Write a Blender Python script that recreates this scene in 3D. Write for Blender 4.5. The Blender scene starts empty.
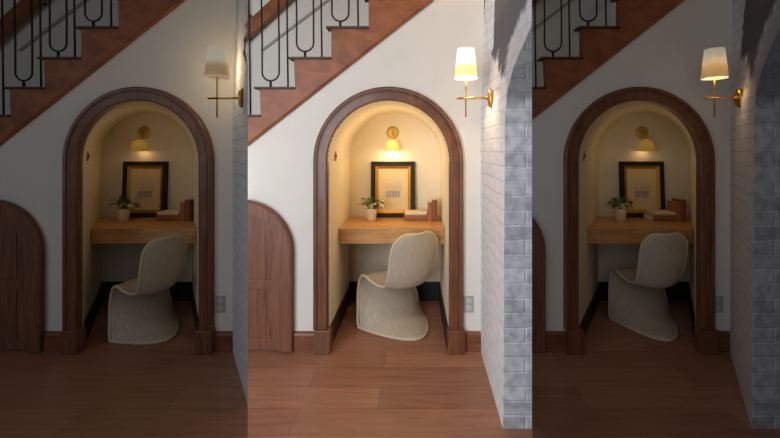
import bpy, bmesh, math, random
from mathutils import Vector, Matrix
random.seed(7)
scene = bpy.context.scene
PI = math.pi

# ------------------------------------------------------------------ frame of reference
F = 390.0            # focal length (px of a 780 wide frame)
CX, CY = 414.0, 148.0
E = 1.35             # eye height
D = 2.6              # distance to the front wall
K = D / F            # metres per px on the front wall
YB = 3.457           # back wall of the alcoves
SL, SC, SR = -248.0, 0.0, 249.0

def X(px, Y=D): return (px - CX) * Y / F
def Z(py, Y=D): return E - (py - CY) * Y / F

# ------------------------------------------------------------------ collections
colls = {}
for n in ('middle_bay', 'dim_bays'):
    c = bpy.data.collections.new(n); scene.collection.children.link(c); colls[n] = c
CUR = colls['middle_bay']

# ------------------------------------------------------------------ materials
def nodes_of(name):
    m = bpy.data.materials.new(name); m.use_nodes = True
    nt = m.node_tree; b = nt.nodes['Principled BSDF']
    return m, nt, b

def lin(c):
    return tuple(((v/255.0)/12.92 if v/255.0 <= .04045 else ((v/255.0+.055)/1.055)**2.4) for v in c) + (1,)

def ramp(nt, stops):
    r = nt.nodes.new('ShaderNodeValToRGB')
    while len(r.color_ramp.elements) < len(stops): r.color_ramp.elements.new(.5)
    for e, (p, c) in zip(r.color_ramp.elements, stops):
        e.position = p; e.color = c
    return r

def plain(name, col, rough=.6, metal=0, var=.06, scale=30, bump=0, coat=0):
    m, nt, b = nodes_of(name)
    c = lin(col)
    tc = nt.nodes.new('ShaderNodeTexCoord')
    n = nt.nodes.new('ShaderNodeTexNoise'); n.inputs['Scale'].default_value = scale; n.inputs['Detail'].default_value = 4
    nt.links.new(tc.outputs['Object'], n.inputs['Vector'])
    lo = tuple(v*(1-var) for v in c[:3])+(1,); hi = tuple(min(1, v*(1+var)) for v in c[:3])+(1,)
    r = ramp(nt, [(.3, lo), (.7, hi)])
    nt.links.new(n.outputs['Fac'], r.inputs['Fac']); nt.links.new(r.outputs['Color'], b.inputs['Base Color'])
    b.inputs['Roughness'].default_value = rough; b.inputs['Metallic'].default_value = metal
    if coat: b.inputs['Coat Weight'].default_value = coat
    if bump:
        bp = nt.nodes.new('ShaderNodeBump'); bp.inputs['Strength'].default_value = bump; bp.inputs['Distance'].default_value = .01
        nt.links.new(n.outputs['Fac'], bp.inputs['Height']); nt.links.new(bp.outputs['Normal'], b.inputs['Normal'])
    return m

def wood(name, dark, mid, light, stretch=(2, 26, 26), rough=.45, coat=0.0):
    m, nt, b = nodes_of(name)
    tc = nt.nodes.new('ShaderNodeTexCoord'); mp = nt.nodes.new('ShaderNodeMapping')
    mp.inputs['Scale'].default_value = stretch
    nt.links.new(tc.outputs['Object'], mp.inputs['Vector'])
    n = nt.nodes.new('ShaderNodeTexNoise'); n.inputs['Scale'].default_value = 1.6; n.inputs['Detail'].default_value = 7; n.inputs['Distortion'].default_value = .8
    nt.links.new(mp.outputs['Vector'], n.inputs['Vector'])
    r = ramp(nt, [(.28, lin(dark)), (.52, lin(mid)), (.75, lin(light))])
    nt.links.new(n.outputs['Fac'], r.inputs['Fac']); nt.links.new(r.outputs['Color'], b.inputs['Base Color'])
    b.inputs['Roughness'].default_value = rough
    b.inputs['Coat Weight'].default_value = coat
    bp = nt.nodes.new('ShaderNodeBump'); bp.inputs['Strength'].default_value = .12; bp.inputs['Distance'].default_value = .004
    nt.links.new(n.outputs['Fac'], bp.inputs['Height']); nt.links.new(bp.outputs['Normal'], b.inputs['Normal'])
    return m

def floor_material(name):
    m, nt, b = nodes_of(name)
    tc = nt.nodes.new('ShaderNodeTexCoord')
    br = nt.nodes.new('ShaderNodeTexBrick')
    br.offset = .37; br.offset_frequency = 2
    br.inputs['Scale'].default_value = 1.0
    br.inputs['Brick Width'].default_value = 1.1; br.inputs['Row Height'].default_value = .19
    br.inputs['Mortar Size'].default_value = .0025; br.inputs['Mortar Smooth'].default_value = .6
    br.inputs['Color1'].default_value = lin((150, 104, 80)); br.inputs['Color2'].default_value = lin((170, 121, 93))
    br.inputs['Mortar'].default_value = lin((130, 92, 72))
    mp0 = nt.nodes.new('ShaderNodeMapping'); mp0.inputs['Location'].default_value = (.187, .07, 0)
    nt.links.new(tc.outputs['Object'], mp0.inputs['Vector'])
    nt.links.new(mp0.outputs['Vector'], br.inputs['Vector'])
    mp = nt.nodes.new('ShaderNodeMapping'); mp.inputs['Scale'].default_value = (2.2, 26, 1)
    nt.links.new(tc.outputs['Object'], mp.inputs['Vector'])
    n = nt.nodes.new('ShaderNodeTexNoise'); n.inputs['Scale'].default_value = 1.3; n.inputs['Detail'].default_value = 7; n.inputs['Distortion'].default_value = .9
    nt.links.new(mp.outputs['Vector'], n.inputs['Vector'])
    r = ramp(nt, [(.3, (.82, .78, .76, 1)), (.5, (1, 1, 1, 1)), (.72, (1.15, 1.13, 1.1, 1))])
    nt.links.new(n.outputs['Fac'], r.inputs['Fac'])
    mx = nt.nodes.new('ShaderNodeMix'); mx.data_type = 'RGBA'; mx.blend_type = 'MULTIPLY'; mx.inputs[0].default_value = 1
    nt.links.new(br.outputs['Color'], mx.inputs[6]); nt.links.new(r.outputs['Color'], mx.inputs[7])
    nt.links.new(mx.outputs[2], b.inputs['Base Color'])
    b.inputs['Roughness'].default_value = .38
    bp = nt.nodes.new('ShaderNodeBump'); bp.inputs['Strength'].default_value = .1; bp.inputs['Distance'].default_value = .003
    nt.links.new(n.outputs['Fac'], bp.inputs['Height']); nt.links.new(bp.outputs['Normal'], b.inputs['Normal'])
    return m

def brick_material(name, c1, c2, mortar, strength=.6, mott=.9):
    m, nt, b = nodes_of(name)
    tc = nt.nodes.new('ShaderNodeTexCoord')
    br = nt.nodes.new('ShaderNodeTexBrick')
    br.inputs['Scale'].default_value = 1
    br.inputs['Brick Width'].default_value = .215; br.inputs['Row Height'].default_value = .069
    br.inputs['Mortar Size'].default_value = .006; br.inputs['Mortar Smooth'].default_value = .5
    br.inputs['Color1'].default_value = lin(c1); br.inputs['Color2'].default_value = lin(c2)
    br.inputs['Mortar'].default_value = lin(mortar)
    nz = nt.nodes.new('ShaderNodeTexNoise'); nz.inputs['Scale'].default_value = 9; nz.inputs['Detail'].default_value = 3
    nt.links.new(tc.outputs['UV'], nz.inputs['Vector'])
    wv = nt.nodes.new('ShaderNodeMix'); wv.data_type = 'VECTOR'; wv.inputs[0].default_value = .02
    nt.links.new(tc.outputs['UV'], wv.inputs[4]); nt.links.new(nz.outputs['Color'], wv.inputs[5])
    nt.links.new(wv.outputs[1], br.inputs['Vector'])
    n = nt.nodes.new('ShaderNodeTexNoise'); n.inputs['Scale'].default_value = 22; n.inputs['Detail'].default_value = 6
    nt.links.new(tc.outputs['UV'], n.inputs['Vector'])
    r = ramp(nt, [(.34, (mott, mott, mott*1.03, 1)), (.6, (1.04, 1.04, 1.04, 1))])
    nt.links.new(n.outputs['Fac'], r.inputs['Fac'])
    mx = nt.nodes.new('ShaderNodeMix'); mx.data_type = 'RGBA'; mx.blend_type = 'MULTIPLY'; mx.inputs[0].default_value = 1
    nt.links.new(br.outputs['Color'], mx.inputs[6]); nt.links.new(r.outputs['Color'], mx.inputs[7])
    at = nt.nodes.new('ShaderNodeAttribute'); at.attribute_name = 'grey_mix'
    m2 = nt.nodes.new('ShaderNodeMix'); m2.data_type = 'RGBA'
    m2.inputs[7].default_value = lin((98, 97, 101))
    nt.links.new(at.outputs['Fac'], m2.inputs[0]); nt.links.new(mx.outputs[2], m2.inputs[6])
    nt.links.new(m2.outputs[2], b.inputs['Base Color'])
    b.inputs['Roughness'].default_value = .8
    inv = nt.nodes.new('ShaderNodeMath'); inv.operation = 'MULTIPLY_ADD'; inv.inputs[1].default_value = -1.0; inv.inputs[2].default_value = 1.0
    nt.links.new(br.outputs['Fac'], inv.inputs[0])
    ad = nt.nodes.new('ShaderNodeMath'); ad.operation = 'MULTIPLY_ADD'; ad.inputs[1].default_value = .55
    nt.links.new(n.outputs['Fac'], ad.inputs[0]); nt.links.new(inv.outputs[0], ad.inputs[2])
    bp = nt.nodes.new('ShaderNodeBump'); bp.inputs['Strength'].default_value = strength; bp.inputs['Distance'].default_value = .008
    nt.links.new(ad.outputs[0], bp.inputs['Height']); nt.links.new(bp.outputs['Normal'], b.inputs['Normal'])
    return m

def rattan_material(name):
    m, nt, b = nodes_of(name)
    tc = nt.nodes.new('ShaderNodeTexCoord')
    w = nt.nodes.new('ShaderNodeTexWave'); w.bands_direction = 'X'; w.inputs['Scale'].default_value = 26; w.inputs['Distortion'].default_value = .25
    w.inputs['Detail'].default_value = 2
    nt.links.new(tc.outputs['UV'], w.inputs['Vector'])
    w2 = nt.nodes.new('ShaderNodeTexWave'); w2.bands_direction = 'Y'; w2.inputs['Scale'].default_value = 26; w2.inputs['Distortion'].default_value = .4
    nt.links.new(tc.outputs['UV'], w2.inputs['Vector'])
    n = nt.nodes.new('ShaderNodeTexNoise'); n.inputs['Scale'].default_value = 14; n.inputs['Detail'].default_value = 4
    mp = nt.nodes.new('ShaderNodeMapping'); mp.inputs['Scale'].default_value = (5, .6, 1)
    nt.links.new(tc.outputs['UV'], mp.inputs['Vector']); nt.links.new(mp.outputs['Vector'], n.inputs['Vector'])
    r = ramp(nt, [(.0, lin((160, 142, 122))), (.35, lin((194, 180, 160))), (.9, lin((208, 194, 174)))])
    nt.links.new(w.outputs['Fac'], r.inputs['Fac'])
    r2 = ramp(nt, [(.3, (.84, .82, .79, 1)), (.6, (1, 1, 1, 1))])
    nt.links.new(n.outputs['Fac'], r2.inputs['Fac'])
    mx = nt.nodes.new('ShaderNodeMix'); mx.data_type = 'RGBA'; mx.blend_type = 'MULTIPLY'; mx.inputs[0].default_value = .9
    nt.links.new(r.outputs['Color'], mx.inputs[6]); nt.links.new(r2.outputs['Color'], mx.inputs[7])
    nt.links.new(mx.outputs[2], b.inputs['Base Color'])
    b.inputs['Roughness'].default_value = .65
    ad = nt.nodes.new('ShaderNodeMath'); ad.operation = 'MULTIPLY_ADD'; ad.inputs[1].default_value = .4
    nt.links.new(w2.outputs['Fac'], ad.inputs[0]); nt.links.new(w.outputs['Fac'], ad.inputs[2])
    bp = nt.nodes.new('ShaderNodeBump'); bp.inputs['Strength'].default_value = .15; bp.inputs['Distance'].default_value = .003
    nt.links.new(ad.outputs[0], bp.inputs['Height']); nt.links.new(bp.outputs['Normal'], b.inputs['Normal'])
    return m

def shade_material(name, low, high, base=(200, 188, 165), trans=.2):
    # fabric lampshade: lit from inside, warmer towards its lower rim
    m, nt, b = nodes_of(name)
    b.inputs['Base Color'].default_value = lin(base); b.inputs['Roughness'].default_value = .8
    tc = nt.nodes.new('ShaderNodeTexCoord'); sp = nt.nodes.new('ShaderNodeSeparateXYZ')
    nt.links.new(tc.outputs['Generated'], sp.inputs[0])
    r = ramp(nt, [(.0, high), (.08, low), (.34, low), (.58, high)])
    nt.links.new(sp.outputs['Z'], r.inputs['Fac'])
    nt.links.new(r.outputs['Color'], b.inputs['Emission Color'])
    b.inputs['Emission Strength'].default_value = 1
    if trans:
        t = nt.nodes.new('ShaderNodeBsdfTranslucent'); t.inputs['Color'].default_value = lin((236, 214, 176))
        mx = nt.nodes.new('ShaderNodeMixShader'); mx.inputs[0].default_value = trans
        out = nt.nodes['Material Output']
        nt.links.new(b.outputs[0], mx.inputs[1]); nt.links.new(t.outputs[0], mx.inputs[2]); nt.links.new(mx.outputs[0], out.inputs['Surface'])
    return m

M = {}
M['wall'] = plain('wall_paint', (226, 221, 213), .85, var=.02, scale=6)
M['niche'] = plain('alcove_paint', (232, 218, 190), .8, var=.02, scale=6)
M['white'] = plain('white_riser_paint', (236, 230, 222), .7, var=.02)
M['walnut'] = wood('walnut_casing', (88, 50, 31), (112, 68, 44), (132, 84, 56), (26, 26, 2.2), .42, .1)
M['walnut_arc'] = wood('walnut_casing_arch', (88, 50, 31), (112, 68, 44), (132, 84, 56), (12, 12, 6), .42, .1)
M['walnut_x'] = wood('walnut_board', (98, 54, 34), (122, 72, 46), (140, 88, 58), (2.2, 26, 26), .45)
M['door_wood'] = wood('door_wood', (98, 58, 41), (122, 77, 55), (140, 92, 67), (26, 26, 2.0), .5)
M['stringer'] = wood('stringer_wood', (120, 66, 38), (146, 84, 48), (164, 100, 60), (5, 26, 7), .5)
M['tread'] = plain('dark_tread_wood', (74, 42, 28), .5, var=.15)
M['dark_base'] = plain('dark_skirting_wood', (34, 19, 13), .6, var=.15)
M['oak'] = wood('desk_oak', (176, 124, 72), (202, 150, 92), (220, 172, 112), (2.5, 24, 24), .4, .15)
M['iron'] = plain('wrought_iron', (52, 44, 40), .5, .6, var=.1)
M['brass'] = plain('brass', (214, 168, 84), .28, 1.0, var=.05)
M['brass_satin'] = plain('satin_brass', (206, 172, 98), .5, .7, var=.04)
M['black_frame'] = plain('black_frame_wood', (24, 18, 14), .75, var=.1)
M['gold'] = plain('gilt_wood', (196, 146, 56), .35, .75, var=.1)
M['mat_board'] = plain('cream_mat', (226, 200, 150), .8, var=.02)
M['paper'] = plain('print_paper', (222, 200, 160), .8, var=.03)
M['ink'] = plain('blue_grey_ink', (150, 148, 152), .8, var=.2)
M['ink_pale'] = plain('pale_brown_ink', (200, 178, 146), .8, var=.1)
M['pot'] = plain('cream_ceramic', (232, 214, 178), .35, var=.03)
M['leaf'] = plain('leaf_green', (92, 108, 62), .5, var=.35, scale=60)
M['leaf_pale'] = plain('leaf_pale', (164, 168, 116), .5, var=.2, scale=60)
M['stem'] = plain('stem_green', (96, 100, 60), .6)
M['soil'] = plain('potting_soil', (60, 44, 32), .9)
M['book_brown'] = plain('brown_book_cloth', (142, 88, 52), .6, var=.08)
M['book_tan'] = plain('tan_book_cloth', (158, 96, 56), .6, var=.08)
M['book_dark'] = plain('dark_brown_book_cloth', (128, 74, 42), .6, var=.1)
M['book_cream'] = plain('cream_book_cloth', (226, 204, 164), .6, var=.04)
M['pages'] = plain('page_edges', (226, 208, 172), .9, var=.06, scale=120)
M['rattan'] = rattan_material('woven_rattan')
M['rattan_edge'] = plain('rattan_wrapped_edge', (206, 188, 162), .6, var=.1, scale=90)
M['glide'] = plain('clear_glide', (150, 140, 128), .4)
M['plate'] = plain('grey_outlet_plate', (168, 168, 168), .45)
M['socket'] = plain('outlet_socket_face', (206, 206, 204), .45)
M['slot'] = plain('outlet_slot', (70, 70, 72), .6)
M['bronze'] = plain('bronze_switch_plate', (128, 96, 60), .4, .5)
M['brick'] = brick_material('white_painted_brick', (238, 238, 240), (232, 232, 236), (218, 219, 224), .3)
M['brick_face'] = brick_material('grey_shaded_brick', (172, 173, 178), (204, 205, 209), (206, 207, 210), .6, .7)  # grey mottled brick, with the front face's shade put into its tone
M['floor'] = floor_material('oak_floorboards')
M['bar_grey'] = plain('grey_bar', (176, 168, 158), .5)
M['shade_lit'] = shade_material('lit_linen_shade', (.72, .46, .17, 1), (1.5, 1.4, 1.15, 1))
M['shade_dim'] = shade_material('dim_linen_shade', (.13, .085, .03, 1), (.25, .245, .21, 1))
M['cup_lit'] = shade_material('lit_brass_cup', (.72, .50, .12, 1), (.85, .62, .18, 1), (214, 168, 84), 0)
M['cup_dim'] = shade_material('dim_brass_cup', (.10, .062, .01, 1), (.12, .08, .014, 1), (214, 168, 84), 0)

# ------------------------------------------------------------------ mesh helpers
def link(name, me, mats, parent=None, smooth=False):
    o = bpy.data.objects.new(name, me); CUR.objects.link(o)
    for m in (mats if isinstance(mats, (list, tuple)) else [mats]): me.materials.append(m)
    if smooth:
        for p in me.polygons: p.use_smooth = True
    if parent is not None: o.parent = parent
    return o

def obj(name, bm, mats, parent=None, smooth=False, recalc=True):
    if recalc: bmesh.ops.recalc_face_normals(bm, faces=bm.faces)
    me = bpy.data.meshes.new(name); bm.to_mesh(me); bm.free()
    return link(name, me, mats, parent, smooth)

def box(bm, a, b, bevel=0):
    x0, y0, z0 = a; x1, y1, z1 = b
    r = bmesh.ops.create_cube(bm, size=1)
    vs = r['verts']
    for v in vs:
        v.co = Vector(((x0+x1)/2 + v.co.x*(x1-x0), (y0+y1)/2 + v.co.y*(y1-y0), (z0+z1)/2 + v.co.z*(z1-z0)))
    if bevel:
        es = list({e for v in vs for e in v.link_edges})
        bmesh.ops.bevel(bm, geom=es, offset=bevel, segments=2, affect='EDGES', profile=.5)
    return bm

def prism(bm, pts, y0, y1):
    """extrude an (x,z) polygon from y0 to y1"""
    a = [bm.verts.new((x, y0, z)) for x, z in pts]; b = [bm.verts.new((x, y1, z)) for x, z in pts]
    f1 = bm.faces.new(a); f2 = bm.faces.new(list(reversed(b)))
    n = len(pts)
    for i in range(n):
        j = (i+1) % n
        bm.faces.new((a[j], a[i], b[i], b[j]))
    bm.normal_update(); bmesh.ops.triangulate(bm, faces=[f1, f2], ngon_method='EAR_CLIP')
    return bm

def plan_prism(bm, pts, z0, z1):
    a = [bm.verts.new((x, y, z0)) for x, y in pts]; b = [bm.verts.new((x, y, z1)) for x, y in pts]
    f1 = bm.faces.new(a); f2 = bm.faces.new(list(reversed(b)))
    n = len(pts)
    for i in range(n):
        j = (i+1) % n
        bm.faces.new((a[j], a[i], b[i], b[j]))
    bm.normal_update(); bmesh.ops.triangulate(bm, faces=[f1, f2], ngon_method='EAR_CLIP')
    return bm

def tube(bm, pts, r, seg=8, cap=True, closed=False):
    pts = [Vector(p) for p in pts]; n = len(pts)
    rings = []
    up = Vector((0, 0, 1)); prev = None
    for i in range(n):
        if closed: t = pts[(i+1) % n] - pts[i-1]
        else: t = pts[min(i+1, n-1)] - pts[max(i-1, 0)]
        t.normalize()
        if prev is None:
            s = t.cross(up if abs(t.z) < .9 else Vector((0, 1, 0))).normalized()
        else:
            s = (prev - t*prev.dot(t)).normalized()
        prev = s; q = t.cross(s)
        rr = r[i] if isinstance(r, (list, tuple)) else r
        rings.append([bm.verts.new(pts[i] + (s*math.cos(2*PI*k/seg) + q*math.sin(2*PI*k/seg))*rr) for k in range(seg)])
    for i in range(n if closed else n-1):
        A, B = rings[i], rings[(i+1) % n]
        for k in range(seg): bm.faces.new((A[k], A[(k+1) % seg], B[(k+1) % seg], B[k]))
    if cap and not closed:
        bm.faces.new(list(reversed(rings[0]))); bm.faces.new(rings[-1])
    return bm

def lathe(bm, prof, seg=32, axis='Z', origin=(0, 0, 0), cap=True):
    ox = Vector(origin); rings = []
    for r, h in prof:
        ring = []
        for k in range(seg):
            c, s = math.cos(2*PI*k/seg)*r, math.sin(2*PI*k/seg)*r
            v = {'Z': (c, s, h), 'Y': (c, h, s), 'X': (h, c, s)}[axis]
            ring.append(bm.verts.new(ox + Vector(v)))
        rings.append(ring)
    for A, B in zip(rings, rings[1:]):
        for k in range(seg): bm.faces.new((A[k], A[(k+1) % seg], B[(k+1) % seg], B[k]))
    if cap:
        bm.faces.new(rings[0]); bm.faces.new(rings[-1])
    return bm

def grid(name, P, UV, mats, parent=None, smooth=True, attr=None, flip=False):
    """P[i][j] points, UV[i][j] texture coordinates"""
    ni, nj = len(P), len(P[0])
    verts = [P[i][j] for i in range(ni) for j in range(nj)]
    faces = []
    for i in range(ni-1):
        for j in range(nj-1):
            f = (i*nj+j, i*nj+j+1, (i+1)*nj+j+1, (i+1)*nj+j)
            faces.append(tuple(reversed(f)) if flip else f)
    me = bpy.data.meshes.new(name); me.from_pydata(verts, [], faces)
    uv = me.uv_layers.new(name='UVMap')
    for l in me.loops:
        i, j = divmod(l.vertex_index, nj); uv.data[l.index].uv = UV[i][j]
    if attr:
        a = me.attributes.new('grey_mix', 'FLOAT', 'POINT')
        for i in range(ni):
            for j in range(nj): a.data[i*nj+j].value = attr(i, j)
    me.update()
    return link(name, me, mats, parent, smooth)

def thing(name, label, cat, loc=(0, 0, 0), rotz=0, group=None):
    o = bpy.data.objects.new(name, None); CUR.objects.link(o)
    o.location = loc; o.rotation_euler = (0, 0, rotz); o.empty_display_size = .05
    tag(o, label, cat, group); return o

def tag(o, label, cat, group=None):
    o['label'] = label; o['category'] = cat
    if group: o['group'] = group
    return o

def struct(o, label=None):
    o['kind'] = 'structure'
    if label: o['label'] = label
    return o

def dup(root, loc, label, rotz=None, swap=None):
    r = root.copy(); CUR.objects.link(r); r.location = loc; r['label'] = label
    if rotz is not None: r.rotation_euler = (0, 0, rotz)
    def kids(src, dst):
        for ch in list(src.children):
            c = ch.copy(); CUR.objects.link(c); c.parent = dst
            if swap and ch.type == 'MESH' and ch.data.materials and ch.data.materials[0] in swap:
                c.data = ch.data.copy(); c.data.materials[0] = swap[ch.data.materials[0]]
            kids(ch, c)
    kids(root, r)
    return r

# ------------------------------------------------------------------ the bays
BAYS = {'middle': (SC, 'middle_bay'), 'left': (SL, 'dim_bays'), 'right': (SR, 'dim_bays')}
WHERE = {'middle': 'bright middle', 'left': 'dim left', 'right': 'dim right'}
NUM = {'middle': 1, 'left': 2, 'right': 3}
LEFT_EDGE = {'middle': 247.2, 'left': 150.0, 'right': 250.0}     # where each bay's front wall begins (px of the bay)
AC, AR, AO, ASP = 388.5, 60.5, 75.5, 161.5                       # arch centre, opening radius, casing radius, springing line
FLOOR_Y = 350.0
zf = 0.0

def arc_px(cx, cy, r, a0, a1, n):
    return [(cx + r*math.cos(math.radians(a0+(a1-a0)*i/n)), cy - r*math.sin(math.radians(a0+(a1-a0)*i/n))) for i in range(n+1)]

def build_shell(bay):
    global CUR
    S, cn = BAYS[bay]; CUR = colls[cn]; w = WHERE[bay]; k = NUM[bay]
    L = LEFT_EDGE[bay]
    def wp(p): return (X(p[0]+S), max(0.0, Z(p[1])))
    # front wall, running up to the stair stringer
    def line_y(px): return 146 - (px-247.7)*.784 - 8
    pts = [(L-1, FLOOR_Y), (AC-AR-4, FLOOR_Y)] + arc_px(AC, ASP, AR+4, 180, 0, 40) + [(AC+AR+4, FLOOR_Y), (484, FLOOR_Y)]
    pts = pts + [(484, line_y(484)), (L-1, line_y(L-1))]
    clean = []
    for p in pts:
        if not clean or (abs(p[0]-clean[-1][0]) + abs(p[1]-clean[-1][1])) > .01: clean.append(p)
    bm = bmesh.new(); prism(bm, [wp(p) for p in clean], D, D+.06)
    side = {'middle': 'front', 'left': 'left', 'right': 'right'}[bay]
    struct(obj('wall_'+side, bm, M['wall']), f'cream plaster wall around the {w} arched alcove under the stairs')
    # alcove lining: straight jambs and barrel vault, running back to the rear wall
    prof = [(AC-AR, FLOOR_Y)] + [(AC-AR, y) for y in (300, 250, 200)] + arc_px(AC, ASP, AR, 180, 0, 36) + [(AC+AR, y) for y in (200, 250, 300)] + [(AC+AR, FLOOR_Y)]
    ys = [D-.005 + (YB-D+.005)*i/12 for i in range(13)]
    def sh(px, Y): return (px-CX)*K + S*Y/F
    P = [[(sh(px, Y), Y, max(-.0, Z(py))) for px, py in prof] for Y in ys]
    UV = [[(j*.05, Y) for j in range(len(prof))] for Y in ys]
    struct(grid('wall_alcove_'+side, P, UV, M['niche'], flip=True), f'warm lit lining of the {w} alcove')
    bm = bmesh.new(); prism(bm, [(sh(px, YB), max(0, Z(py))) for px, py in prof], YB, YB+.04)
    struct(obj('wall_alcove_back_'+side, bm, M['niche']), f'rear wall of the {w} alcove')
    # dark skirting in the alcove
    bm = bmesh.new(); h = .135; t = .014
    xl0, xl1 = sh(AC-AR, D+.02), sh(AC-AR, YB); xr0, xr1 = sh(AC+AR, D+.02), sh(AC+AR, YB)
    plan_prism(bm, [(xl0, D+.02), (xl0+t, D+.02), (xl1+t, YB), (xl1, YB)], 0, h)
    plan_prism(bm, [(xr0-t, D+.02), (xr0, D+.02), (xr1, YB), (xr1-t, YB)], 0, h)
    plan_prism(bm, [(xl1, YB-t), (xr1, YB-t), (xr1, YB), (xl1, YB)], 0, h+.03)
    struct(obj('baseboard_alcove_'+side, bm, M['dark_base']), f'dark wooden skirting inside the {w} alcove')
    # arch casing with moulded profile: (distance from opening edge px, depth m)
    root = bpy.data.objects.new('trim_%d' % k, None); CUR.objects.link(root); struct(root, f'walnut arched casing around the {w} alcove')
    section = [(0, .02), (0, -.028), (1.2, -.032), (8.0, -.032), (8.6, -.027), (9.6, -.027), (10.2, -.036), (12.4, -.038), (13.6, -.032), (13.8, .0)]
    path = [(0, 326, 'L')] + []
    def cas(angs_or_jamb):
        P = []
        for (ca, sa, yy) in angs_or_jamb:
            P.append([(X(AC + S + ca*(AR+d)), D+dep, Z(yy - sa*(AR+d))) for d, dep in section])
        return P
    jl = [(-1, 0, y) for y in (328, 280, 220, ASP)]; jr = [(1, 0, y) for y in (ASP, 220, 280, 328)]
    ar = [(math.cos(math.radians(180-180*i/48)), math.sin(math.radians(180-180*i/48)), ASP) for i in range(49)]
    for nm, seq, mat in (('casing_jamb', jl, M['walnut']), ('casing_arch', ar, M['walnut_arc']), ('casing_jamb', jr, M['walnut'])):
        P = cas(seq); UVs = [[(i*.1, j*.1) for j in range(len(section))] for i in range(len(P))]
        grid(nm, P, UVs, mat, root, smooth=False)
    for x0, x1 in ((316.2, 331.8), (447.2, 464.0)):
        bm = bmesh.new(); box(bm, (X(x0+S), D-.058, 0), (X(x1+S), D+.02, Z(327)), .004)
        obj('plinth_block', bm, M['walnut'], root)
    # baseboards
    n = 0
    for x0, x1, y0 in ((292.5, 318, 331), (462, 481, 331)):
        n += 1
        bm = bmesh.new()
        pr = [(D-.022, 0), (D-.022, Z(y0)-.02), (D-.016, Z(y0)-.008), (D-.006, Z(y0)), (D+.01, Z(y0)), (D+.01, 0)]
        a = [bm.verts.new((X(x0+S), y, z)) for y, z in pr]; b = [bm.verts.new((X(x1+S), y, z)) for y, z in pr]
        bm.faces.new(a); bm.faces.new(list(reversed(b)))
        for i in range(len(pr)):
            j = (i+1) % len(pr); bm.faces.new((a[j], a[i], b[i], b[j]))
        struct(obj('baseboard_%s_%s' % (side, ('door', 'pier')[n-1]), bm, M['walnut_x']))
    # wall on the far side of the stairs
    yw = 3.62
    lo, hi = {'middle': (238, 470), 'left': (200, 500), 'right': (283-8, 520)}[bay]
    a = (lo + S - CX)*yw/F; b = (hi + S - CX)*yw/F
    bm = bmesh.new(); box(bm, (a, yw, Z(175)), (b, yw+.05, 3.4))
    struct(obj('wall_stair_'+side, bm, M['white']), f'pale wall behind the stair rail above the {w} alcove')

def build_door(bay):
    """arched cupboard door left of the alcove"""
    global CUR
    S, cn = BAYS[bay]; CUR = colls[cn]; w = WHERE[bay]
    L = LEFT_EDGE[bay]
    L = max(L, 193)
    c, sp, R1, R0 = 242.5, 250.0, 50.5, 38.5
    root = bpy.data.objects.new('door_%d' % NUM[bay], None); CUR.objects.link(root)
    struct(root, f'arched brown wooden cupboard door in the wall left of the {w} alcove')
    def wp(p): return (X(p[0]+S), max(0.004, Z(p[1])))
    def clip(pts): return [(max(L, x), y) for x, y in pts]
    def uniq(pts):
        out = []
        for p in pts:
            if not out or abs(p[0]-out[-1][0]) + abs(p[1]-out[-1][1]) > .02: out.append(p)
        if abs(out[0][0]-out[-1][0]) + abs(out[0][1]-out[-1][1]) < .02: out.pop()
        return out
    full = L <= 193
    a_start = 180 if full else math.degrees(math.acos(max(-1, min(1, (L-c)/R1))))
    a_in = 180 if full else math.degrees(math.acos(max(-1, min(1, (L-c)/R0))))
    outer = arc_px(c, sp, R1, a_start, 0, 24) + [(c+R1, FLOOR_Y-1)]
    inner = arc_px(c, sp, R0, a_in, 0, 24) + [(c+R0, FLOOR_Y-1)]
    if full:
        outer = [(c-R1, FLOOR_Y-1)] + outer; inner = [(c-R0, FLOOR_Y-1)] + inner
    fr = uniq(outer + list(reversed(inner)))
    bm = bmesh.new(); prism(bm, [wp(p) for p in fr], D-.042, D+.012)
    obj('door_frame', bm, M['door_wood'], root)
    rim = arc_px(c, sp, R1+.0, a_start, 0, 24) + [(c+R1, FLOOR_Y-1)]
    bm = bmesh.new(); tube(bm, [(wp(p)[0], D-.042, wp(p)[1]) for p in rim], .009, 6)
    obj('frame_moulding', bm, M['door_wood'], root)
    # leaf: boards, cross rail and stile standing proud
    lf = uniq(inner + ([(L, FLOOR_Y-1)] if not full else []))
    bm = bmesh.new(); prism(bm, [wp(p) for p in lf], D-.012, D+.012)
    leaf = obj('door_leaf', bm, M['door_wood'], root)
    st = [(c+R0-.3, FLOOR_Y-2)] + [(c+R0-.3, sp)] + arc_px(c, sp, R0-.3, 0, 52, 10)
    st_in = arc_px(c, sp, R0-7, 44, 0, 8) + [(c+R0-7, FLOOR_Y-2)]
    bm = bmesh.new(); prism(bm, [wp(p) for p in uniq([q for q in st + st_in if q[0] >= L-60])], D-.02, D)
    if min(q[0] for q in st+st_in) >= L: obj('door_stile', bm, M['door_wood'], leaf)
    else: bm.free()
    if L < c+R0-10:
        for y0, y1 in ((279, 288), (338, 348)):
            bm = bmesh.new(); box(bm, (X(max(L, c-R0+.5)+S), D-.02, Z(y1)), (X(c+R0-7+S), D, Z(y0)), .003)
            obj('door_rail', bm, M['door_wood'], leaf)
        bm = bmesh.new(); tube(bm, [(X(266.5+S), D-.013, Z(346)), (X(266.5+S), D-.013, Z(226))], .003, 6)
        obj('board_bead', bm, M['walnut'], leaf)

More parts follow.
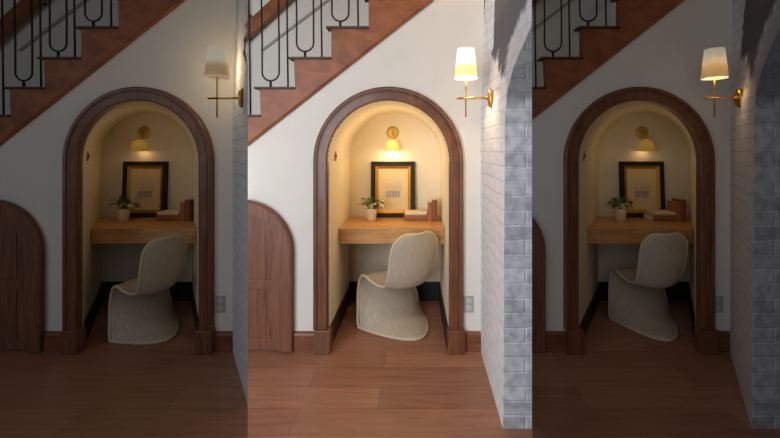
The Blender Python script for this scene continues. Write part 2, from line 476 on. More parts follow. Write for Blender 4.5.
TREADS = [(224, 262, 115.0), (261, 296, 87.5), (295, 332, 58.0), (332, 369, 27.7), (369, 406, -2), (406, 443, -32)]
def build_stairs(bay):
    global CUR
    S, cn = BAYS[bay]; CUR = colls[cn]; w = WHERE[bay]
    L = LEFT_EDGE[bay]; L = max(L, 226) if bay == 'left' else L
    root = thing('staircase', f'brown wooden staircase with black iron looped balusters above the {w} alcove', 'staircase', (X(L+S), D, Z(146)), 0, 'staircases over the alcoves')
    o = Vector(root.location)
    def loc(bm): bmesh.ops.translate(bm, verts=bm.verts, vec=-o); return bm
    # stringer
    top = []
    for i, (x0, x1, y) in enumerate(TREADS):
        top += [(max(L, x0), y+2), (x1, y+2)]
    low = [(x, 146-(x-247.7)*.784) for x in (443+3.5, L)]
    pts = [(L, TREADS[0][2]+2)] + [p for p in top if p[0] > L] + low
    bm = bmesh.new(); prism(bm, [(X(x+S), Z(y)) for x, y in pts], D-.022, D+.03); obj('stringer', loc(bm), M['stringer'], root)
    lowb = [(L, 146-(L-247.7)*.784), (443, 146-(443-247.7)*.784)]
    bm = bmesh.new(); tube(bm, [(X(x+S), D-.018, Z(y-1)) for x, y in lowb], .009, 6); obj('stringer_moulding', loc(bm), M['stringer'], root)
    ds = .95
    for i, (x0, x1, y) in enumerate(TREADS):
        bm = bmesh.new(); box(bm, (X(max(L, x0-5)+S), D-.04, Z(y+2.2)), (X(x1+S), D+.045, Z(y)), .004); obj('tread', loc(bm), M['tread'], root)
        if i:
            yp = TREADS[i-1][2]
            bm = bmesh.new(); box(bm, (X(x0+S), D+.03, Z(yp)), (X(x0+2+S), D+ds, Z(y+2.2))); box(bm, (X(x0+S), D+.045, Z(y+2.2)), (X(x1+S), D+ds, Z(y+.6))); obj('riser', loc(bm), M['white'], root)
    # balusters: per step one straight bar and one U-shaped loop on a short stem
    yb = D+.012
    def top_of(x): return 115-135 - (x-243)*.784
    for i, (x0, x1, y) in enumerate(TREADS):
        xs = x0 + 27 if i else 249.8
        if i == 0: xs = 249.8
        uc = {0: None, 1: 270, 2: 304.6, 3: 340, 4: 376, 5: 412}[i]
        bars = []
        if i == 0: bars = [('straight', 249.8)]
        else: bars = [('loop', uc), ('straight', {1: 287.5, 2: 321.5, 3: 358, 4: 394, 5: 430}[i])]
        for kind, bx in bars:
            if bx < L: continue
            if kind == 'straight':
                bm = bmesh.new(); tube(bm, [(X(bx+S), yb, Z(y+.5)), (X(bx-2+S), yb, Z(top_of(bx)))], .006, 8)
            else:
                r = 8.5; bot = y-7
                p = [(bx-r-1.5, top_of(bx-r)), (bx-r, bot-r-30), (bx-r, bot-r)] + [(bx-r*math.cos(PI*q/12), bot-r+r*math.sin(PI*q/12)) for q in range(1, 12)] + [(bx+r, bot-r), (bx+r, bot-r-30), (bx+r-1.5, top_of(bx+r))]
                p = [(max(L+.5, a), b) for a, b in p]
                bm = bmesh.new(); tube(bm, [(X(a+S), yb, Z(b)) for a, b in p], .006, 8)
                tube(bm, [(X(bx+S), yb, Z(bot+1)), (X(bx+S), yb, Z(y+.5))], .0085, 8)
                tube(bm, [(X(bx+S), yb, Z(y-1.2)), (X(bx+S), yb, Z(y+.5))], .013, 8)
            obj('baluster', loc(bm), M['iron'], root, True)
    xa, xb = max(L, 243), 443
    bm = bmesh.new()
    pr = [(X(xa+S), Z(top_of(xa)+2)), (X(xb+S), Z(top_of(xb)+2)), (X(xb+S), Z(top_of(xb)-7)), (X(xa+S), Z(top_of(xa)-7))]
    prism(bm, pr, yb-.03, yb+.03); obj('banister_rail', loc(bm), M['stringer'], root)
    # handrail on the far wall of the stairs
    Yh = 3.52
    def hp(px, py): return ((px+S-CX)*Yh/F, Z(py, Yh))
    r0 = {'middle': 244, 'left': 220, 'right': 266}[bay]
    h = thing('handrail', f'brown wooden handrail on the wall behind the balusters above the {w} alcove', 'handrail', (hp(r0, 0)[0], Yh, hp(0, 35)[1]), 0, 'handrails behind the balusters')
    oh = Vector(h.location)
    def yl(px): return 31 - (px-248)*.92
    bm = bmesh.new(); prism(bm, [hp(r0, yl(r0)+8), hp(312, yl(312)+8), hp(312, yl(312)-8), hp(r0, yl(r0)-8)], Yh-.03, Yh+.03)
    bmesh.ops.translate(bm, verts=bm.verts, vec=-oh); obj('rail', bm, M['stringer'], h)
    def y2(px): return 46 - (px-261)*.76
    a, b = max(r0, 258), 330
    bm = bmesh.new(); pa, pb = hp(a, y2(a)), hp(b, y2(b)); tube(bm, [(pa[0], Yh+.08, pa[1]), (pb[0], Yh+.08, pb[1])], .011, 8)
    bmesh.ops.translate(bm, verts=bm.verts, vec=-oh); obj('thin_bar', bm, M['bar_grey'], h)  # thin grey bar running below the handrail, close to the wall
    for bx in ((a+b)/2-10,):
        bm = bmesh.new()
        p1 = hp(bx, yl(bx)); tube(bm, [(p1[0], Yh, p1[1]), (p1[0], Yh+.1, p1[1]-.03)], .01, 8)
        bmesh.ops.translate(bm, verts=bm.verts, vec=-oh); obj('bracket', bm, M['iron'], h)

# patch of darker grey on the upper part of the pier (s along depth 0..1, py)
GREY_PATCH = [(496, -40), (497, 8), (494, 45), (493, 56), (497, 60), (499, 55), (501, 66), (503, 77), (506, 74), (508, 60), (510, 48), (513, 40), (520, 20), (528, 5), (533, -10), (533, -40)]
def inpoly(x, y, poly):
    r = False; n = len(poly)
    for i in range(n):
        x0, y0 = poly[i]; x1, y1 = poly[(i+1) % n]
        if (y0 > y) != (y1 > y) and x < (x1-x0)*(y-y0)/(y1-y0)+x0: r = not r
    return r

def build_pier(bay):
    global CUR
    S, cn = BAYS[bay]; CUR = colls[cn]; w = WHERE[bay]
    side = {'middle': 'front', 'left': 'left', 'right': 'right'}[bay]
    RF = 1.386
    tip = {'middle': RF, 'left': 1.268, 'right': RF}[bay]
    Yt = D/tip
    frac = (tip-1)/(RF-1)
    right = {'middle': 532.0, 'left': 495.6, 'right': 560.0}[bay]
    def edge(py):      # px of the front corner at that height
        t = [(428, 503), (115, 505), (90, 508), (70, 513), (50, 521), (35, 528), (25, 532), (-60, 536)]
        for (a, xa), (b, xb) in zip(t, t[1:]):
            if py <= a and py >= b: return xa + (xb-xa)*(a-py)/(a-b)
        return t[0][1] if py > 428 else t[-1][1]
    root = bpy.data.objects.new('wall_brick_'+side, None); CUR.objects.link(root)
    struct(root, f'white painted brick pier right of the {w} alcove')
    zs = [0 + 2.72*i/90 for i in range(91)]
    ni = 40
    P, UV, A = [], [], []
    for z in zs:
        row, uvr, ar = [], [], []
        pyf = CY + (E-z)*F/Yt
        xe = min(right, edge(pyf)) if bay != 'left' else right
        xw = 480.5 + max(0, (z-1.6))*6
        Xw, Xf = X(xw+S), (xe+S-CX)*Yt/F
        for j in range(ni+1):
            s = j/ni; Y = D + (Yt-D)*s
            x = Xw + (Xf-Xw)*s
            jit = 0
            px, py = CX + x*F/Y - S, CY + (E-z)*F/Y
            b = 1.0 if inpoly(px + random.uniform(-1.2, 1.2), py + random.uniform(-2.5, 2.5), GREY_PATCH) else 0.0
            b = max(b, .38 if (py < 100 and px > 506) else 0)  # shade on the upper face, put into the colour as grey
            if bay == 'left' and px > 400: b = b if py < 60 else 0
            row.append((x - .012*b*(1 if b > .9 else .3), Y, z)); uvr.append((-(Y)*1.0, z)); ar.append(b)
        P.append(row); UV.append(uvr); A.append(ar)
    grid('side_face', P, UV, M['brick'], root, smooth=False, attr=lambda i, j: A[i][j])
    # front face
    P, UV = [], []
    for z in zs:
        pyf = CY + (E-z)*F/Yt
        xe = min(right, edge(pyf)) if bay != 'left' else right
        x0, x1 = (xe+S-CX)*Yt/F, (right+S-CX)*Yt/F + (.0 if bay != 'left' else .001)
        P.append([(x0+(x1-x0)*j/6, Yt, z) for j in range(7)]); UV.append([(x0+(x1-x0)*j/6 - S*Yt/F, z) for j in range(7)])
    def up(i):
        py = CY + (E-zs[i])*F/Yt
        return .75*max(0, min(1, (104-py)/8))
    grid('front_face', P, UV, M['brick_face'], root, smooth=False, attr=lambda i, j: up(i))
    # hidden flank, straight back to the wall
    x1 = (right+S-CX)*Yt/F
    xb = {'middle': x1, 'left': X(right+S), 'right': 2.25}[bay]
    P = [[(x1+(xb-x1)*j/4, Yt+(D-Yt)*j/4, z) for j in range(5)] for z in zs]
    UV = [[(Yt+(D-Yt)*j/4, z) for j in range(5)] for z in zs]
    grid('flank', P, UV, M['brick'], root, smooth=False)

def build_floor():
    global CUR
    za, zb = -.03, 0
    rt = lambda px, Y: (px-CX)*Y/F
    yl, yr = 1.72, 1.72
    L0, R0 = 247.6, 532.2
    mid = [(rt(L0, yl), -1.6), (rt(L0, yl), yl), (rt(L0, D), D), (-.7, D), (-.7, 3.52), (.4, 3.52), (.4, D), (.47, D), (rt(R0, D/1.386), D), (rt(R0, D/1.386), D/1.386), (rt(R0, yr), yr), (rt(R0, yr), -1.6)]
    CUR = colls['middle_bay']
    bm = bmesh.new(); plan_prism(bm, mid, za, zb); struct(obj('floor', bm, M['floor']), 'brown wooden floorboards in front of the bright middle alcove')
    CUR = colls['dim_bays']
    lf = [(-3.6, -1.6), (rt(L0, yl), -1.6), (rt(L0, yl), yl), (rt(L0, D), D), (-.9, D), (-.9, 3.52), (-3.6, 3.52)]
    bm = bmesh.new(); plan_prism(bm, lf, za, zb); struct(obj('floor_left', bm, M['floor']), 'brown wooden floorboards in front of the dim left alcove')
    x = rt(R0, D/1.386)
    rg = [(rt(R0, yr), -1.6), (4.2, -1.6), (4.2, 3.52), (.6, 3.52), (.6, D), (x, D), (x, D/1.386), (rt(R0, yr), yr)]
    bm = bmesh.new(); plan_prism(bm, rg, za, zb); struct(obj('floor_right', bm, M['floor']), 'brown wooden floorboards in front of the dim right alcove')

# ------------------------------------------------------------------ furniture
ZD = .743      # desk top
def build_desk(bay):
    global CUR
    S, cn = BAYS[bay]; CUR = colls[cn]; w = WHERE[bay]
    y0, y1 = D/.88, YB-.002
    def sh(px, Y, m=0): return (px-CX)*K + S*Y/F + m
    xc = (sh(AC, y0))
    root = thing('desk', f'built-in light oak desk between the walls of the {w} alcove', 'desk', (xc, y0, ZD-.118), 0, 'oak alcove desks')
    o = Vector(root.location)
    g = .004
    bm = bmesh.new(); plan_prism(bm, [(sh(AC-AR, y0, g), y0), (sh(AC+AR, y0, -g), y0), (sh(AC+AR, y1, -g), y1), (sh(AC-AR, y1, g), y1)], ZD-.024, ZD)
    bmesh.ops.translate(bm, verts=bm.verts, vec=-o); obj('desktop', bm, M['oak'], root)
    ya = y0+.006
    bm = bmesh.new(); plan_prism(bm, [(sh(AC-AR, ya, g), ya), (sh(AC+AR, ya, -g), ya), (sh(AC+AR, y1, -g), y1), (sh(AC-AR, y1, g), y1)], ZD-.118, ZD-.025)
    bmesh.ops.translate(bm, verts=bm.verts, vec=-o); obj('apron', bm, M['oak'], root)

def lerp_keys(keys, s):
    """Catmull-Rom through keys [(s, a, b, ...)]"""
    n = len(keys)
    for i in range(n-1):
        if s <= keys[i+1][0] or i == n-2:
            k0, k1, k2, k3 = keys[max(0, i-1)], keys[i], keys[i+1], keys[min(n-1, i+2)]
            t = (s-k1[0])/(k2[0]-k1[0]); t = max(0, min(1, t))
            out = []
            for c in range(1, len(k1)):
                m1 = (k2[c]-k0[c])/(k2[0]-k0[0]) if k2[0] != k0[0] else 0
                m2 = (k3[c]-k1[c])/(k3[0]-k1[0]) if k3[0] != k1[0] else 0
                h = k2[0]-k1[0]
                out.append((2*t**3-3*t**2+1)*k1[c] + (t**3-2*t**2+t)*h*m1 + (-2*t**3+3*t**2)*k2[c] + (t**3-t**2)*h*m2)
            return out

# s, centre forward, centre height, half width, side forward, side height
CHAIR = [
 (0.00, -.200, .742, .186, -.170, .742),
 (0.08, -.196, .690, .192, -.158, .690),
 (0.20, -.186, .595, .197, -.138, .595),
 (0.32, -.170, .485, .197, -.112, .490),
 (0.40, -.148, .400, .192, -.085, .415),
 (0.45, -.112, .348, .186, -.045, .368),
 (0.50, -.045, .334, .196,  .010, .352),
 (0.58,  .080, .350, .216,  .105, .362),
 (0.64,  .175, .384, .230,  .175, .386),
 (0.68,  .226, .384, .236,  .222, .378),
 (0.71,  .252, .358, .240,  .246, .350),
 (0.75,  .250, .312, .244,  .260, .306),
 (0.82,  .185, .228, .255,  .255, .228),
 (0.89,  .075, .126, .270,  .225, .126),
 (0.95, -.055, .052, .278,  .212, .052),
 (1.00, -.205, .010, .283,  .185, .010),
]
def chair_mesh(sx=1.0, yaw=0.0):
    NS, NU = 110, 36
    def pt(s, u):
        f, z, w, fs, zs = lerp_keys(CHAIR, s)
        # rounded top corners
        dd = .742 - z; rc = .105
        if dd < rc: w = w - rc + math.sqrt(max(0, rc*rc - (rc-max(0, dd))**2))
        k = abs(u)**(2.2 if s < .7 else 1.9)
        return Vector((u*w, f+(fs-f)*k, z+(zs-z)*k))
    SS = [.15*(1-math.cos(PI/2*i/30)) for i in range(30)] + [.15+.85*i/(NS-30) for i in range(NS-29)]
    P = [[pt(SS[i], -1+2*j/NU) for j in range(NU+1)] for i in range(NS+1)]
    return P

def build_chair(loc, rotz, label, narrow=0.0):
    root = thing('rattan_chair', label, 'chair', loc, rotz, 'rattan chairs at the alcove desks')
    P = chair_mesh()
    # narrow: slimmer version of the same chair
    R = Matrix.Rotation(math.radians(34), 3, 'Z')
    NU = len(P[0])-1
    P = [[R @ p for p in r] for r in P]
    if narrow:
        P = [[Vector((p.x*narrow, p.y, p.z)) for p in r] for r in P]
    acc = 0; UV = []
    for i, r in enumerate(P):
        if i: acc += (P[i][NU//2]-P[i-1][NU//2]).length
        UV.append([((-1+2*j/NU)*.25, acc) for j in range(NU+1)])
    sh = grid('seat_shell', P, UV, M['rattan'], root)
    so = sh.modifiers.new('thickness', 'SOLIDIFY'); so.thickness = .012; so.offset = 0
    rim = [r[0] for r in P] + P[-1][1:-1] + [r[-1] for r in reversed(P)] + list(reversed(P[0][1:-1]))
    bm = bmesh.new(); tube(bm, rim, .0105, 8, closed=True); obj('wrapped_edge', bm, M['rattan_edge'], root, True)
    for j in (2, NU//2, NU-7):
        p = P[-1][j]
        bm = bmesh.new(); lathe(bm, [(.008, -.0095), (.011, -.006), (.009, .004)], 10, origin=(p.x, p.y, .0098)); obj('glide', bm, M['glide'], root, True)
    return root

def build_picture(loc, label):
    root = thing('framed_print', label, 'picture', loc, 0, 'framed prints')
    W, H = .385, .488
    def ring(x0, z0, x1, z1, t, ya, yb, yc):
        bm = bmesh.new()
        o = [(x0, z0), (x1, z0), (x1, z1), (x0, z1)]; i = [(x0+t, z0+t), (x1-t, z0+t), (x1-t, z1-t), (x0+t, z1-t)]
        A = [bm.verts.new((x, yc, z)) for x, z in o]; B = [bm.verts.new((x, ya, z)) for x, z in o]
        C_ = [bm.verts.new((x, yb, z)) for x, z in i]; D_ = [bm.verts.new((x, yc, z)) for x, z in i]
        for q in range(4):
            p = (q+1) % 4
            for U, V in ((A, B), (B, C_), (C_, D_), (D_, A)): bm.faces.new((U[q], U[p], V[p], V[q]))
        return bm
    fr = obj('frame', ring(-W/2, 0, W/2, H, .038, -.026, -.022, .0), M['black_frame'], root)
    obj('gilt_slip', ring(-W/2+.037, .037, W/2-.037, H-.037, .026, -.021, -.010, 0), M['gold'], root)
    bm = bmesh.new(); box(bm, (-W/2+.05, -.008, .05), (W/2-.05, -.001, H-.05)); obj('mat_board', bm, M['mat_board'], root)
    bm = bmesh.new(); box(bm, (-.083, -.0092, .15), (.083, -.0078, .35)); pr = obj('print_sheet', bm, M['paper'], root)
    bm = bmesh.new(); rnd = random.Random(3)
    for q in range(5):           # row of soft upright strokes with pale ones above
        x = -.05 + q*.025
        box(bm, (x-.0075, -.0101, .175), (x+.0075, -.0093, .222))
        lathe(bm, [(.0001, -.0101), (.0075, -.0101), (.0075, -.0093), (.0001, -.0093)], 12, 'Y', (x, 0, .224), cap=False)
    obj('ink_drawing', bm, M['ink'], pr)
    bm = bmesh.new()
    for q in range(6):
        x = -.0625 + q*.025
        box(bm, (x-.003, -.01, .18), (x+.003, -.0093, .285 + rnd.random()*.03))
    box(bm, (-.066, -.01, .262), (.066, -.0093, .268)); box(bm, (-.068, -.01, .168), (.068, -.0093, .1735))
    obj('pale_drawing', bm, M['ink_pale'], pr)
    return root

def build_plant(loc, label):
    root = thing('potted_plant', label, 'plant', loc, 0, 'small plants on the desks')
    bm = bmesh.new(); lathe(bm, [(.036, 0), (.042, .004), (.049, .085), (.051, .098), (.046, .098), (.044, .085)], 28); obj('pot', bm, M['pot'], root, True)
    bm = bmesh.new(); lathe(bm, [(.001, .084), (.0445, .083)], 20, cap=False); obj('soil', bm, M['soil'], root)
    rnd = random.Random(11)
    st = bmesh.new(); lv = bmesh.new(); lp = bmesh.new()
    for q in range(30):
        a = q*2.399 + rnd.uniform(-.3, .3); tilt = rnd.uniform(.1, 1.05); ln = rnd.uniform(.045, .095)
        d = Vector((math.cos(a)*math.sin(tilt), math.sin(a)*math.sin(tilt)*.6, math.cos(tilt)))
        p0 = Vector((math.cos(a)*.012, math.sin(a)*.012, .083)); p1 = p0 + d*ln*.5 + Vector((0, 0, .02)); p2 = p0 + d*ln + Vector((0, 0, .012))
        tube(st, [p0, p1, p2], .0016, 5)
        L, wd = rnd.uniform(.042, .056), rnd.uniform(.017, .023)
        dr = Vector((d.x, d.y, rnd.uniform(-.35, .35))).normalized(); sd = dr.cross(Vector((0, 0, 1))).normalized(); nr = sd.cross(dr)
        sd = (sd + nr*rnd.uniform(-.8, .8)).normalized()
        b_ = lp if q % 5 == 0 else lv
        prev = None
        for i in range(6):
            t = i/5; w_ = wd*math.sin(PI*min(.98, t*.92+.06))
            c = p2 + dr*L*t + Vector((0, 0, -.018*t*t))
            row = [b_.verts.new(c - sd*w_), b_.verts.new(c + nr*(-.004)), b_.verts.new(c + sd*w_)]
            if prev:
                b_.faces.new((prev[0], prev[1], row[1], row[0])); b_.faces.new((prev[1], prev[2], row[2], row[1]))
            prev = row
    obj('stems', st, M['stem'], root, True); obj('leaves', lv, M['leaf'], root, True); obj('pale_leaves', lp, M['leaf_pale'], root, True)
    return root

def build_book(loc, label, size, cover, upright, rotz=0):
    """size: width (spine to fore edge), height, thickness"""
    root = thing('book', label, 'book', loc, rotz, 'books on the desks')
    a, h, t = size
    c = bmesh.new(); pg = bmesh.new()
    ct = .003
    if upright:      # spine faces the room, thickness along x
        box(c, (-t/2, 0, 0), (-t/2+ct, a, h), .0008); box(c, (t/2-ct, 0, 0), (t/2, a, h), .0008)
        tube_pts = [(-t/2+ct*.5 + (t-ct)*q/8, -.004*math.sin(PI*q/8)) for q in range(9)]
        prev = None
        for (x, y) in tube_pts:
            row = [c.verts.new((x, y, 0)), c.verts.new((x, y, h)), c.verts.new((x, y+.004, h)), c.verts.new((x, y+.004, 0))]
            if prev:
                for q in range(4): c.faces.new((prev[q], prev[(q+1) % 4], row[(q+1) % 4], row[q]))
            prev = row
        box(pg, (-t/2+ct, .005, .003), (t/2-ct, a-.004, h-.003))
    else:            # lying flat, spine facing the room
        box(c, (-h/2, 0, 0), (h/2, a, ct), .0008); box(c, (-h/2, 0, t-ct), (h/2, a, t), .0008)
        prev = None
        for q in range(9):
            z, y = ct*.5 + (t-ct)*q/8, -.004*math.sin(PI*q/8)
            row = [c.verts.new((-h/2, y, z)), c.verts.new((h/2, y, z)), c.verts.new((h/2, y+.004, z)), c.verts.new((-h/2, y+.004, z))]
            if prev:
                for s in range(4): c.faces.new((prev[s], prev[(s+1) % 4], row[(s+1) % 4], row[s]))
            prev = row
        box(pg, (-h/2+.003, .005, ct), (h/2-.003, a-.004, t-ct))
    obj('cover', c, cover, root); obj('pages', pg, M['pages'], root)
    return root

def build_alcove_lamp(loc, label):
    """round brass plate, short arm and a brass cup that throws light down the wall"""
    root = thing('alcove_wall_light', label, 'wall lamp', loc, 0, 'brass lights in the alcoves')
    bm = bmesh.new(); lathe(bm, [(.001, -.016), (.03, -.016), (.052, -.012), (.055, -.006), (.055, 0)], 36, 'Y', cap=True); obj('backplate', bm, M['brass_satin'], root, True)
    bm = bmesh.new()
    tube(bm, [(0, -.012, 0), (0, -.05, 0), (0, -.066, -.008), (0, -.07, -.03), (0, -.07, -.07)], .009, 10); obj('arm', bm, M['brass_satin'], root, True)
    bm = bmesh.new(); lathe(bm, [(.012, -.064), (.03, -.07), (.05, -.085), (.06, -.12), (.064, -.165), (.061, -.165), (.056, -.12), (.046, -.088), (.02, -.074)], 32, origin=(0, -.07, 0), cap=False); obj('lamp_shade', bm, M['cup_lit'], root, True)
    return root

def build_sconce(loc, rotz, label):
    """brass arm from the brick pier, upright stem and a tapered linen shade; the origin is the wall plate, the arm runs along -X"""
    root = thing('wall_sconce', label, 'wall lamp', loc, rotz, 'brass sconces with linen shades')
    bm = bmesh.new(); lathe(bm, [(.001, -.016), (.02, -.016), (.03, -.01), (.032, 0)], 28, 'X'); 
    for v in bm.verts: v.co.z *= 1.75
    obj('backplate', bm, M['brass'], root, True)
    bm = bmesh.new(); tube(bm, [(-.01, 0, .0), (-.19, 0, -.002)], .0058, 10); lathe(bm, [(.001, -.196), (.008, -.193), (.008, -.187), (.004, -.184)], 12, 'X'); lathe(bm, [(.005, -.03), (.011, -.024), (.011, -.014), (.006, -.01)], 14, 'X'); obj('arm', bm, M['brass'], root, True)
    sx = -.142
    bm = bmesh.new(); tube(bm, [(sx, 0, -.10), (sx, 0, .17)], .0046, 8); lathe(bm, [(.001, -.112), (.006, -.108), (.006, -.1), (.003, -.094)], 10, origin=(sx, 0, 0)); obj('stem', bm, M['brass'], root, True)
    z0 = .112
    bm = bmesh.new(); lathe(bm, [(.065, z0), (.049, z0+.168), (.0475, z0+.168), (.0635, z0)], 40, origin=(sx, 0, 0), cap=False); obj('lamp_shade', bm, M['shade_lit'], root, True)
    bm = bmesh.new()
    cxs = sx
    for q in range(3):
        a = q*2*PI/3+.4; tube(bm, [(sx, 0, z0+.06), (cxs+.058*math.cos(a), .058*math.sin(a), z0+.06)], .0015, 5)
    obj('shade_spider', bm, M['brass'], root)
    return root

def build_outlet(loc, label):
    root = thing('power_outlet', label, 'outlet', loc, 0, 'wall outlets')
    bm = bmesh.new(); box(bm, (-.032, -.006, -.055), (.032, 0, .055), .002); obj('cover_plate', bm, M['plate'], root)
    for z in (-.024, .024):
        bm = bmesh.new(); lathe(bm, [(.001, -.0085), (.0155, -.0085), (.0165, -.006)], 20, 'Y', (0, 0, z)); s = obj('socket', bm, M['socket'], root)
        bm = bmesh.new(); box(bm, (-.0075, -.0092, z-.004), (-.005, -.0083, z+.007)); box(bm, (.005, -.0092, z-.004), (.0075, -.0083, z+.006)); lathe(bm, [(.001, -.0092), (.0028, -.0092), (.0028, -.0083)], 8, 'Y', (0, 0, z-.0095)); obj('slots', bm, M['slot'], s)
    return root

def build_switch(loc, rotz, label):
    """plate on the alcove's left wall, facing +X"""
    root = thing('light_switch', label, 'switch', loc, rotz, 'switches in the alcoves')
    bm = bmesh.new(); box(bm, (0, -.03, -.036), (.006, .03, .036), .002); obj('switch_plate', bm, M['bronze'], root)
    bm = bmesh.new(); box(bm, (.005, -.008, -.012), (.013, .008, .014), .002); obj('rocker', bm, M['tread'], root)
    return root

# ------------------------------------------------------------------ assemble
build_floor()
for b in ('middle', 'left', 'right'):
    build_shell(b); build_pier(b); build_stairs(b); build_door(b); build_desk(b)

CUR = colls['middle_bay']
masters = {}
Yp = YB-.055
def at(px, Y): return X(px, Y)
YBK = 3.25
pos = {
 'picture': (393.0, YB-.032, ZD),
 'plant': (371.3, 3.28, ZD),
 'alamp': (392.7, YB, Z(132.5, YB)),
 'outlet': (468.7, D, Z(304)),
}
def ploc(kind, S):
    px, Y, z = pos[kind]; return ((px+S-CX)*Y/F, Y, z)
m = BAYS['middle'][0]
pic = build_picture(ploc('picture', 0), 'black and gold framed print leaning on the wall in the bright middle alcove')
pic.rotation_euler.x = -math.radians(3)
plant = build_plant(ploc('plant', 0), 'small green plant in a cream pot on the bright middle desk')
alamp = build_alcove_lamp(ploc('alamp', 0), 'round brass wall light glowing above the print in the bright middle alcove')
outlet = build_outlet(ploc('outlet', 0), 'grey double outlet on the wall right of the bright middle arch')
BK = [('lying', 416.5, 3.235, ZD, (.14, .205, .048), M['book_brown'], False, 'thick brown book lying at the bottom of the stack on the {} desk'),
      ('top', 416.0, 3.245, ZD+.048, (.125, .18, .026), M['book_cream'], False, 'cream book lying on top of the thick brown book on the {} desk'),
      ('short', 430.3, 3.225, ZD, (.12, .158, .036), M['book_tan'], True, 'shorter upright tan book beside the lying stack on the {} desk'),
      ('tall', 434.9, 3.225, ZD, (.125, .178, .038), M['book_dark'], True, 'taller upright dark brown book nearest the right wall on the {} desk')]
books = []
for nm, px, Y, z, sz, mt, up, lb in BK:
    books.append(build_book((X(px, Y), Y, z), lb.format('bright middle'), sz, mt, up))
CH = (-.075, 2.915, 0)
build_chair(CH, 0, 'pale woven rattan S-shaped chair at the bright middle desk')
def face_pt(S, py, t):   # a point on the pier's side face
    tip, right = (1.386, 503) if S != SL else (1.268, 495.6)
    Yt = D/tip; A = Vector((X(480.5+S), D)); B = Vector(((right+S-CX)*Yt/F, Yt))
    if S != SL: B = Vector(((505.5+S-CX)*Yt/F, Yt))
    p = A + (B-A)*t; d = (B-A).normalized()
    return p, math.atan2(d.x, -d.y)
p, ang = face_pt(SC, 98, .5)
p = p + Vector((-.002, 0))
sc0 = build_sconce((p.x, p.y, E-(98-CY)*p.y/F), -ang*0, 'brass sconce with white linen shade glowing right of the bright middle arch')
Ysw = 2.83
def swp(S): return (X(328) + S*Ysw/F, Ysw, Z(156, Ysw))
sw = build_switch(swp(0), 0, 'small bronze switch on the left wall of the bright middle alcove')

CUR = colls['dim_bays']
swap = {M['shade_lit']: M['shade_dim'], M['cup_lit']: M['cup_dim']}
for b in ('left', 'right'):
    S = BAYS[b][0]; w = WHERE[b]
    dup(pic, ploc('picture', S), f'black and gold framed print leaning on the wall in the {w} alcove')
    dup(plant, ploc('plant', S), f'small green plant in a cream pot on the {w} desk')
    dup(alamp, ploc('alamp', S), f'round brass wall light above the print in the {w} alcove', swap=swap)
    dup(outlet, ploc('outlet', S), f'grey double outlet on the wall right of the {w} arch')
    for bk, (nm, px, Y, z, sz, mt, up, lb) in zip(books, BK):
        dup(bk, ((px+S-CX)*Y/F, Y, z), lb.format(w))
    th = math.atan2(S, F)
    # the chairs in the outer alcoves are turned towards the middle of the room
    cy = CH[1] if b == 'right' else 2.84
    ch = build_chair((CH[0]+S*cy/F, cy, 0), -th*(1 if b == 'right' else .92), f'pale woven rattan S-shaped chair at the {w} desk', math.cos(th)*(1 if b == 'right' else .95))
    if b == 'left': ch.scale = (.97, .97, .97)
    p, ang = face_pt(S, 98, .5)
    if b == 'left': p, ang = face_pt(S, 98, .75)
    nrm = Vector((-math.cos(ang), -math.sin(ang)))
    dup(sc0, (p.x-.004, p.y, E-(98-CY)*p.y/F), f'brass sconce with dim white linen shade right of the {w} arch', rotz=0, swap=swap)
    dup(sw, swp(S), f'small bronze switch on the left wall of the {w} alcove', rotz=-math.atan2(S/F, 1))

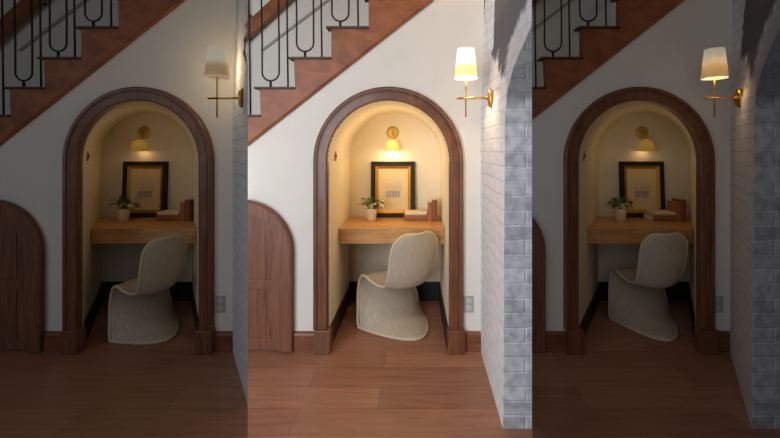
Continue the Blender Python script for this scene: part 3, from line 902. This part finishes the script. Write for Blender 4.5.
# ------------------------------------------------------------------ light
def area(name, loc, target, size, power, col, recv, sizey=None):
    l = bpy.data.lights.new(name, 'AREA'); l.energy = power; l.color = col; l.shape = 'RECTANGLE'; l.size = size; l.size_y = sizey or size
    o = bpy.data.objects.new(name, l); scene.collection.objects.link(o); o.location = loc
    o.rotation_euler = (Vector(target)-Vector(loc)).to_track_quat('-Z', 'Y').to_euler()
    if recv:
        o.light_linking.receiver_collection = colls[recv]; o.light_linking.blocker_collection = colls[recv]
    return o
def point(name, loc, power, col, rad, recv=None):
    l = bpy.data.lights.new(name, 'POINT'); l.energy = power; l.color = col; l.shadow_soft_size = rad
    o = bpy.data.objects.new(name, l); scene.collection.objects.link(o); o.location = loc
    if recv: o.light_linking.receiver_collection = colls[recv]
    return o
DIM = .112
KEY = 97
area('daylight_from_windows', (-1.6, -.6, 1.55), (-.1, 2.6, .9), 2.0, KEY, (.86, .93, 1.0), 'middle_bay', 2.0)
area('dim_daylight_left', (-3.3, -.4, 1.7), (-1.7, 2.6, .9), 2.0, KEY*DIM, (.86, .93, 1.0), 'dim_bays', 2.0)
area('dim_daylight_right', (-.3, -.3, 1.7), (1.6, 2.6, .9), 2.0, KEY*DIM, (.86, .93, 1.0), 'dim_bays', 2.0)
WARM = (1.0, .74, .40)
for b, k_ in (('middle', 1.0), ('left', DIM), ('right', DIM)):
    S, cn = BAYS[b]
    ax, ay, az = ploc('alamp', S)
    point('alcove_lamp_light', (ax, ay-.07, az-.165), 1.5*k_, WARM, .03, cn)
    point('alcove_fill', ((AC+S-CX)*3.02/F, 3.02, 1.32), 3.2*k_, WARM, .15, cn)  # warm fill added high in each alcove, with no fixture
    p, ang = face_pt(S, 98, .5)
    point('sconce_light', (p.x-.142-.012+.012, p.y, E-(98-CY)*p.y/F+.19), 13.0*k_, (1, .74, .42), .03, cn)

for nm, S, k_, cn in (('warm_wall_fill', SC, 1.0, 'middle_bay'), ('warm_wall_fill_left', SL, DIM, 'dim_bays'), ('warm_wall_fill_right', SR, DIM, 'dim_bays')):
    dx = S*D/F
    area(nm, (.15+dx, 1.3, 3.3), (.15+dx, 2.6, 1.9), .6, 8*k_, (1.0, .60, .24), cn)  # unseen warm fill added over each bay to tint the upper wall

w = bpy.data.worlds.new('room_ambience'); scene.world = w; w.use_nodes = True
w.node_tree.nodes['Background'].inputs['Color'].default_value = (.62, .70, .82, 1)
w.node_tree.nodes['Background'].inputs['Strength'].default_value = .022

# ------------------------------------------------------------------ camera
cd = bpy.data.cameras.new('camera'); cam = bpy.data.objects.new('camera', cd); scene.collection.objects.link(cam)
cam.location = (0, 0, E); cam.rotation_euler = (PI/2, 0, 0)
cd.sensor_width = 36; cd.lens = 36*F/780
cd.shift_x = -(CX-390)/780; cd.shift_y = (CY-219)/780
cd.clip_start = .05
scene.camera = cam
scene.view_settings.view_transform = 'Standard'
scene.view_settings.look = 'None'
scene.cycles.use_denoising = True
